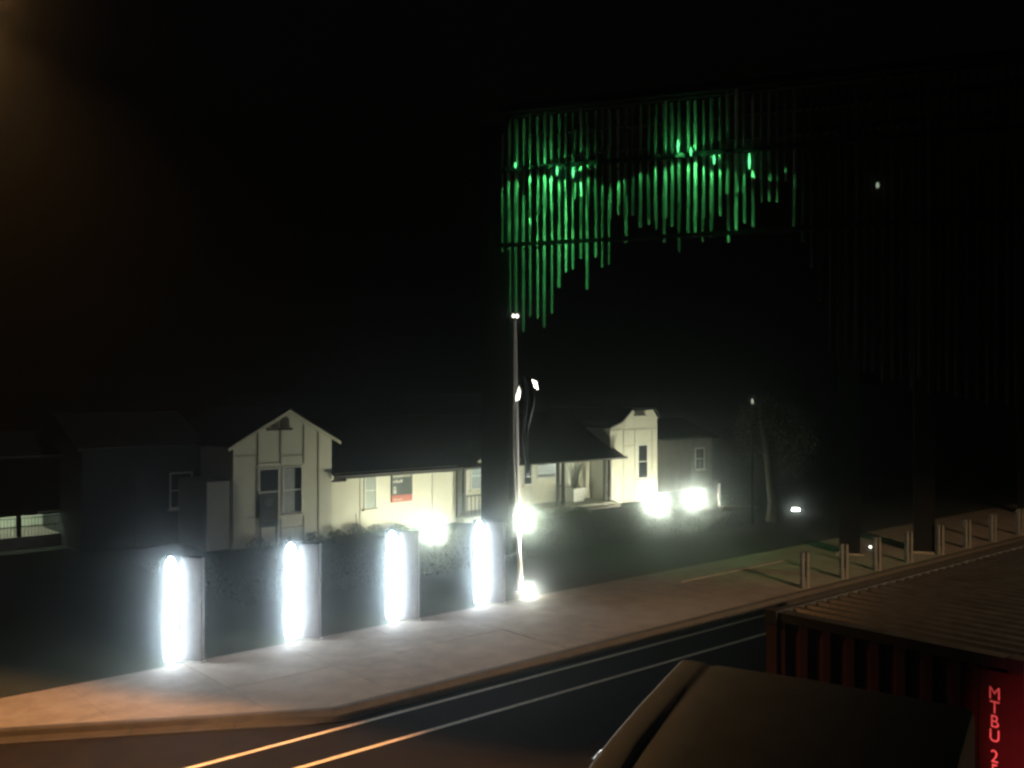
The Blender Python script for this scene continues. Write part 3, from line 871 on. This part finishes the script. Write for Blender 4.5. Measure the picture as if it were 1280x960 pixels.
# fairing / roof shell as a lofted grid: rows along y (rear 0 to front -2.4), columns across
rows = [(0.0, 0.0), (-.02, .006), (-.4, -.06), (-.85, -.14), (-1.3, -.235), (-1.67, -.33), (-2.0, -.48), (-2.25, -.74), (-2.4, -1.05)]
cols = [(0.0, -.42), (-.002, -.06), (.012, -.022), (.045, -.004), (.19, -.001), (.222, -.006), (.24, -.032), (.285, -.034), (.315, -.008), (.6, -.004), (1.05, -.002)]
cols = cols + [(W-.6, -.012), (W-.2, -.02), (W-.05, -.03), (W-.012, -.05), (W-.002, -.10), (W, -.42)]
vs = []; fs_ = []
for y, dz in rows:
    gro = min(1.0, max(.25, -y/1.2))
    for j, (x, z) in enumerate(cols):
        zz_ = z
        if .235 < x < .29: zz_ = -.012 + (z+.012)*gro*1.4
        nar = .05*max(0, (-y-1.2))**1.5
        vs.append((x + (nar if x < W/2 else -nar) , y, zt+dz+zz_))
nc = len(cols)
for i in range(len(rows)-1):
    for j in range(nc-1):
        k = i*nc+j; fs_.append((k, k+1, k+nc+1, k+nc))
fs_.append(tuple(range(nc)))
fa = MB().add(vs, fs_).build('roof_fairing', cabwhite, cab, smooth=True)
for y0, y1 in ((-.62, -.74), (-1.36, -1.50)):
    zc = zt - .045 + (-.10 if y0 > -1 else -.26)
    MB().tube([(.004, y0, zc), (.006, y1, zc-.02)], .012, 8).build('marker_strip', chrome, fa, smooth=True)
# cab body below the fairing
MB().prismx([(-.02, .55), (-.02, zt-.43), (-2.2, zt-1.1), (-2.42, zt-1.3), (-2.55, 1.75), (-2.6, .55)], .02, W-.02).build('cab_body', cabwhite, cab, bevel=.05)
ws = MB().add([(.16, -2.455, zt-1.36), (W-.16, -2.455, zt-1.36), (W-.14, -2.565, 1.82), (.14, -2.565, 1.82)], [(0,1,2,3)]).build('windscreen', glass_m, cab)
ws.modifiers.new('thick', 'SOLIDIFY').thickness = .01
for x, sgn in ((.02, -1), (W-.02, 1)):
    dr = box('door', cabwhite, cab, x-.012, x+.012, -2.2, -1.0, .75, 2.5)
    box('side_window', glass_m, dr, x-.018, x+.018, -2.1, -1.1, 1.75, 2.42)
    box('door_handle', chrome, dr, x+sgn*.02-.012, x+sgn*.02+.012, -1.2, -1.08, 1.45, 1.49)
    mr = box('mirror', black, cab, x+sgn*.22-.08, x+sgn*.22+.08, -2.42, -2.34, 1.75, 2.35, bevel=.02)
    box('mirror_arm', black, mr, min(x, x+sgn*.2), max(x, x+sgn*.2), -2.40, -2.37, 2.36, 2.39)
box('grille', black, cab, .45, W-.45, -2.63, -2.58, .75, 1.5)
box('bumper', cabwhite, cab, .02, W-.02, -2.72, -2.56, .32, .68, bevel=.04)
for x in (.15, W-.5):
    box('headlight', glass_m, cab, x, x+.35, -2.735, -2.70, .45, .62)
box('chassis', darksteel, cab, .8, W-.8, -2.4, 1.1, .55, .78)
for y in (-1.9, .55):
    for x in (.2, W-.2):
        w_ = wheel(cab, x, y); w_.rotation_euler = (R(90), 0, R(90)); w_.scale = (1, 1, 1)
for x in (.10, W-.25):
    MB().tube([(x+.08, .1, .8), (x+.08, .1, 3.0)], .06, 10).build('exhaust_stack', chrome, cab, smooth=True)
# the red marker lamp on the back of the cab that lights the lettering
ml = box('marker_lamp', black, cab, W-.02, W+.40, .0, .05, 2.28, 2.4)
MB().lathe([(.03, 0), (.045, .02), (.03, .05), (.005, .06)], 10).build('lens', emit('red_lens', (1, .05, .06), 6), ml, smooth=True)
ml.children[0].location = (W+.35, .05, 2.34); ml.children[0].rotation_euler = (R(-90), 0, 0)
spot_light('marker_lamp_light', cab, (W+.35, .15, 2.3), (W+.62, 1.5, 3.0), (1, .06, .08), 230, R(60), .5, .04)

# ================================================================ STREET LAMPS
def street_lamp(base, head, label, color, power, target, angle, shield=None, blend=.35, radius=.12, frac=.05, marg=.15, lens=3):
    base = Vector(base); head = Vector(head)
    t = thing('street_lamp', label, 'street lamp', base, 0, 'street lamps')
    h = head - base
    MB().tube([(0,0,-.2), (0,0,1.2), (0,0,h.z-.6)], [.12, .1, .07], 12).build('pole', steel, t, smooth=True)
    MB().tube([(0,0,h.z-.62), (h.x*.3, h.y*.3, h.z+.1), (h.x*.93, h.y*.93, h.z+.12)], [.06, .05, .04], 10).build('arm', steel, t, smooth=True)
    an = math.atan2(h.y, h.x)
    hd = MB().box(-.35, .3, -.14, .14, .06, .18).build('lamp_head', steel, t, bevel=.03)
    hd.location = h; hd.rotation_euler = (0, 0, an)
    le = MB().lathe([(.005, -.03), (.09, -.01), (.12, .05)], 14).build('lens', emit(label[:12]+'_lens', color, lens), hd, smooth=True)
    spot_light('street_lamp_light', t, h - Vector((0, 0, .1)), Vector(target) - base, color, power, angle, blend, radius)
    if shield:
        g1, g2 = Vector(shield[0]) - base, Vector(shield[1]) - base
        L = h - Vector((0, 0, .1))
        q = [L + (g1 - L)*.02 , L + (g2 - L)*.02, L + (g2 - L)*.055, L + (g1 - L)*.055]
        # widen along the line and push a little outwards: an unseen plate added to cut the lamp's light off beyond it
        dirg = (g2 - g1).normalized()
        n = Vector((-dirg.y, dirg.x, 0))
        top0 = L + (g1 - L)*frac - dirg*marg; top1 = L + (g2 - L)*frac + dirg*marg
        up = Vector((0, 0, .85))
        plate = MB().add([top0, top1, top1 + up, top0 + up, top0 + n*.02, top1 + n*.02, top1 + up + n*.02, top0 + up + n*.02],
                         [(0,1,2,3),(7,6,5,4),(0,4,5,1),(2,6,7,3),(1,5,6,2),(0,3,7,4)]).build('added_shield', darksteel, t)
    return t
G1 = at(85, 853); G2 = at(490, 912)
street_lamp((-12.6, 17.4, 0), (-8.17, 14.0, 11.9), 'tall sodium street lamp just beyond the left edge of the picture', (1, .45, .15), 16500,
            (-7.4, 15.2, 0), R(120), shield=(G1, G2), blend=.5, radius=.03, lens=480)
street_lamp((23.5, -10.5, 0), (22.0, -8.0, 14.0), 'tall warm street lamp on the near side beyond the right edge of the picture', (1, .60, .31), 100000,
            (14.4, 13.5, 0), R(60), shield=(S(-5, 22), S(60, 22)), blend=.3, radius=.035, frac=.02, marg=.3)

# ================================================================ HAZE: added volume whose scatter stands in for lens bloom round the lamps
hz = MB().box(-120, 160, -40, 200, -1.4, 24).build('bloom_haze', mat('haze_surface', (.5, .5, .5)))
hm = bpy.data.materials.new('bloom_volume'); hm.use_nodes = True
nt = hm.node_tree
for n in list(nt.nodes):
    nt.nodes.remove(n)
out = nt.nodes.new('ShaderNodeOutputMaterial')
pv = nt.nodes.new('ShaderNodeVolumePrincipled')
pv.inputs['Color'].default_value = (.82, .95, 1, 1)
pv.inputs['Density'].default_value = .0072
pv.inputs['Anisotropy'].default_value = .988
nt.links.new(pv.outputs['Volume'], out.inputs['Volume'])
hz.data.materials.clear(); hz.data.materials.append(hm)
tag(hz, 'thin volume over the whole scene, added to give the lamps a lens glow', 'bloom_haze', kind='stuff')
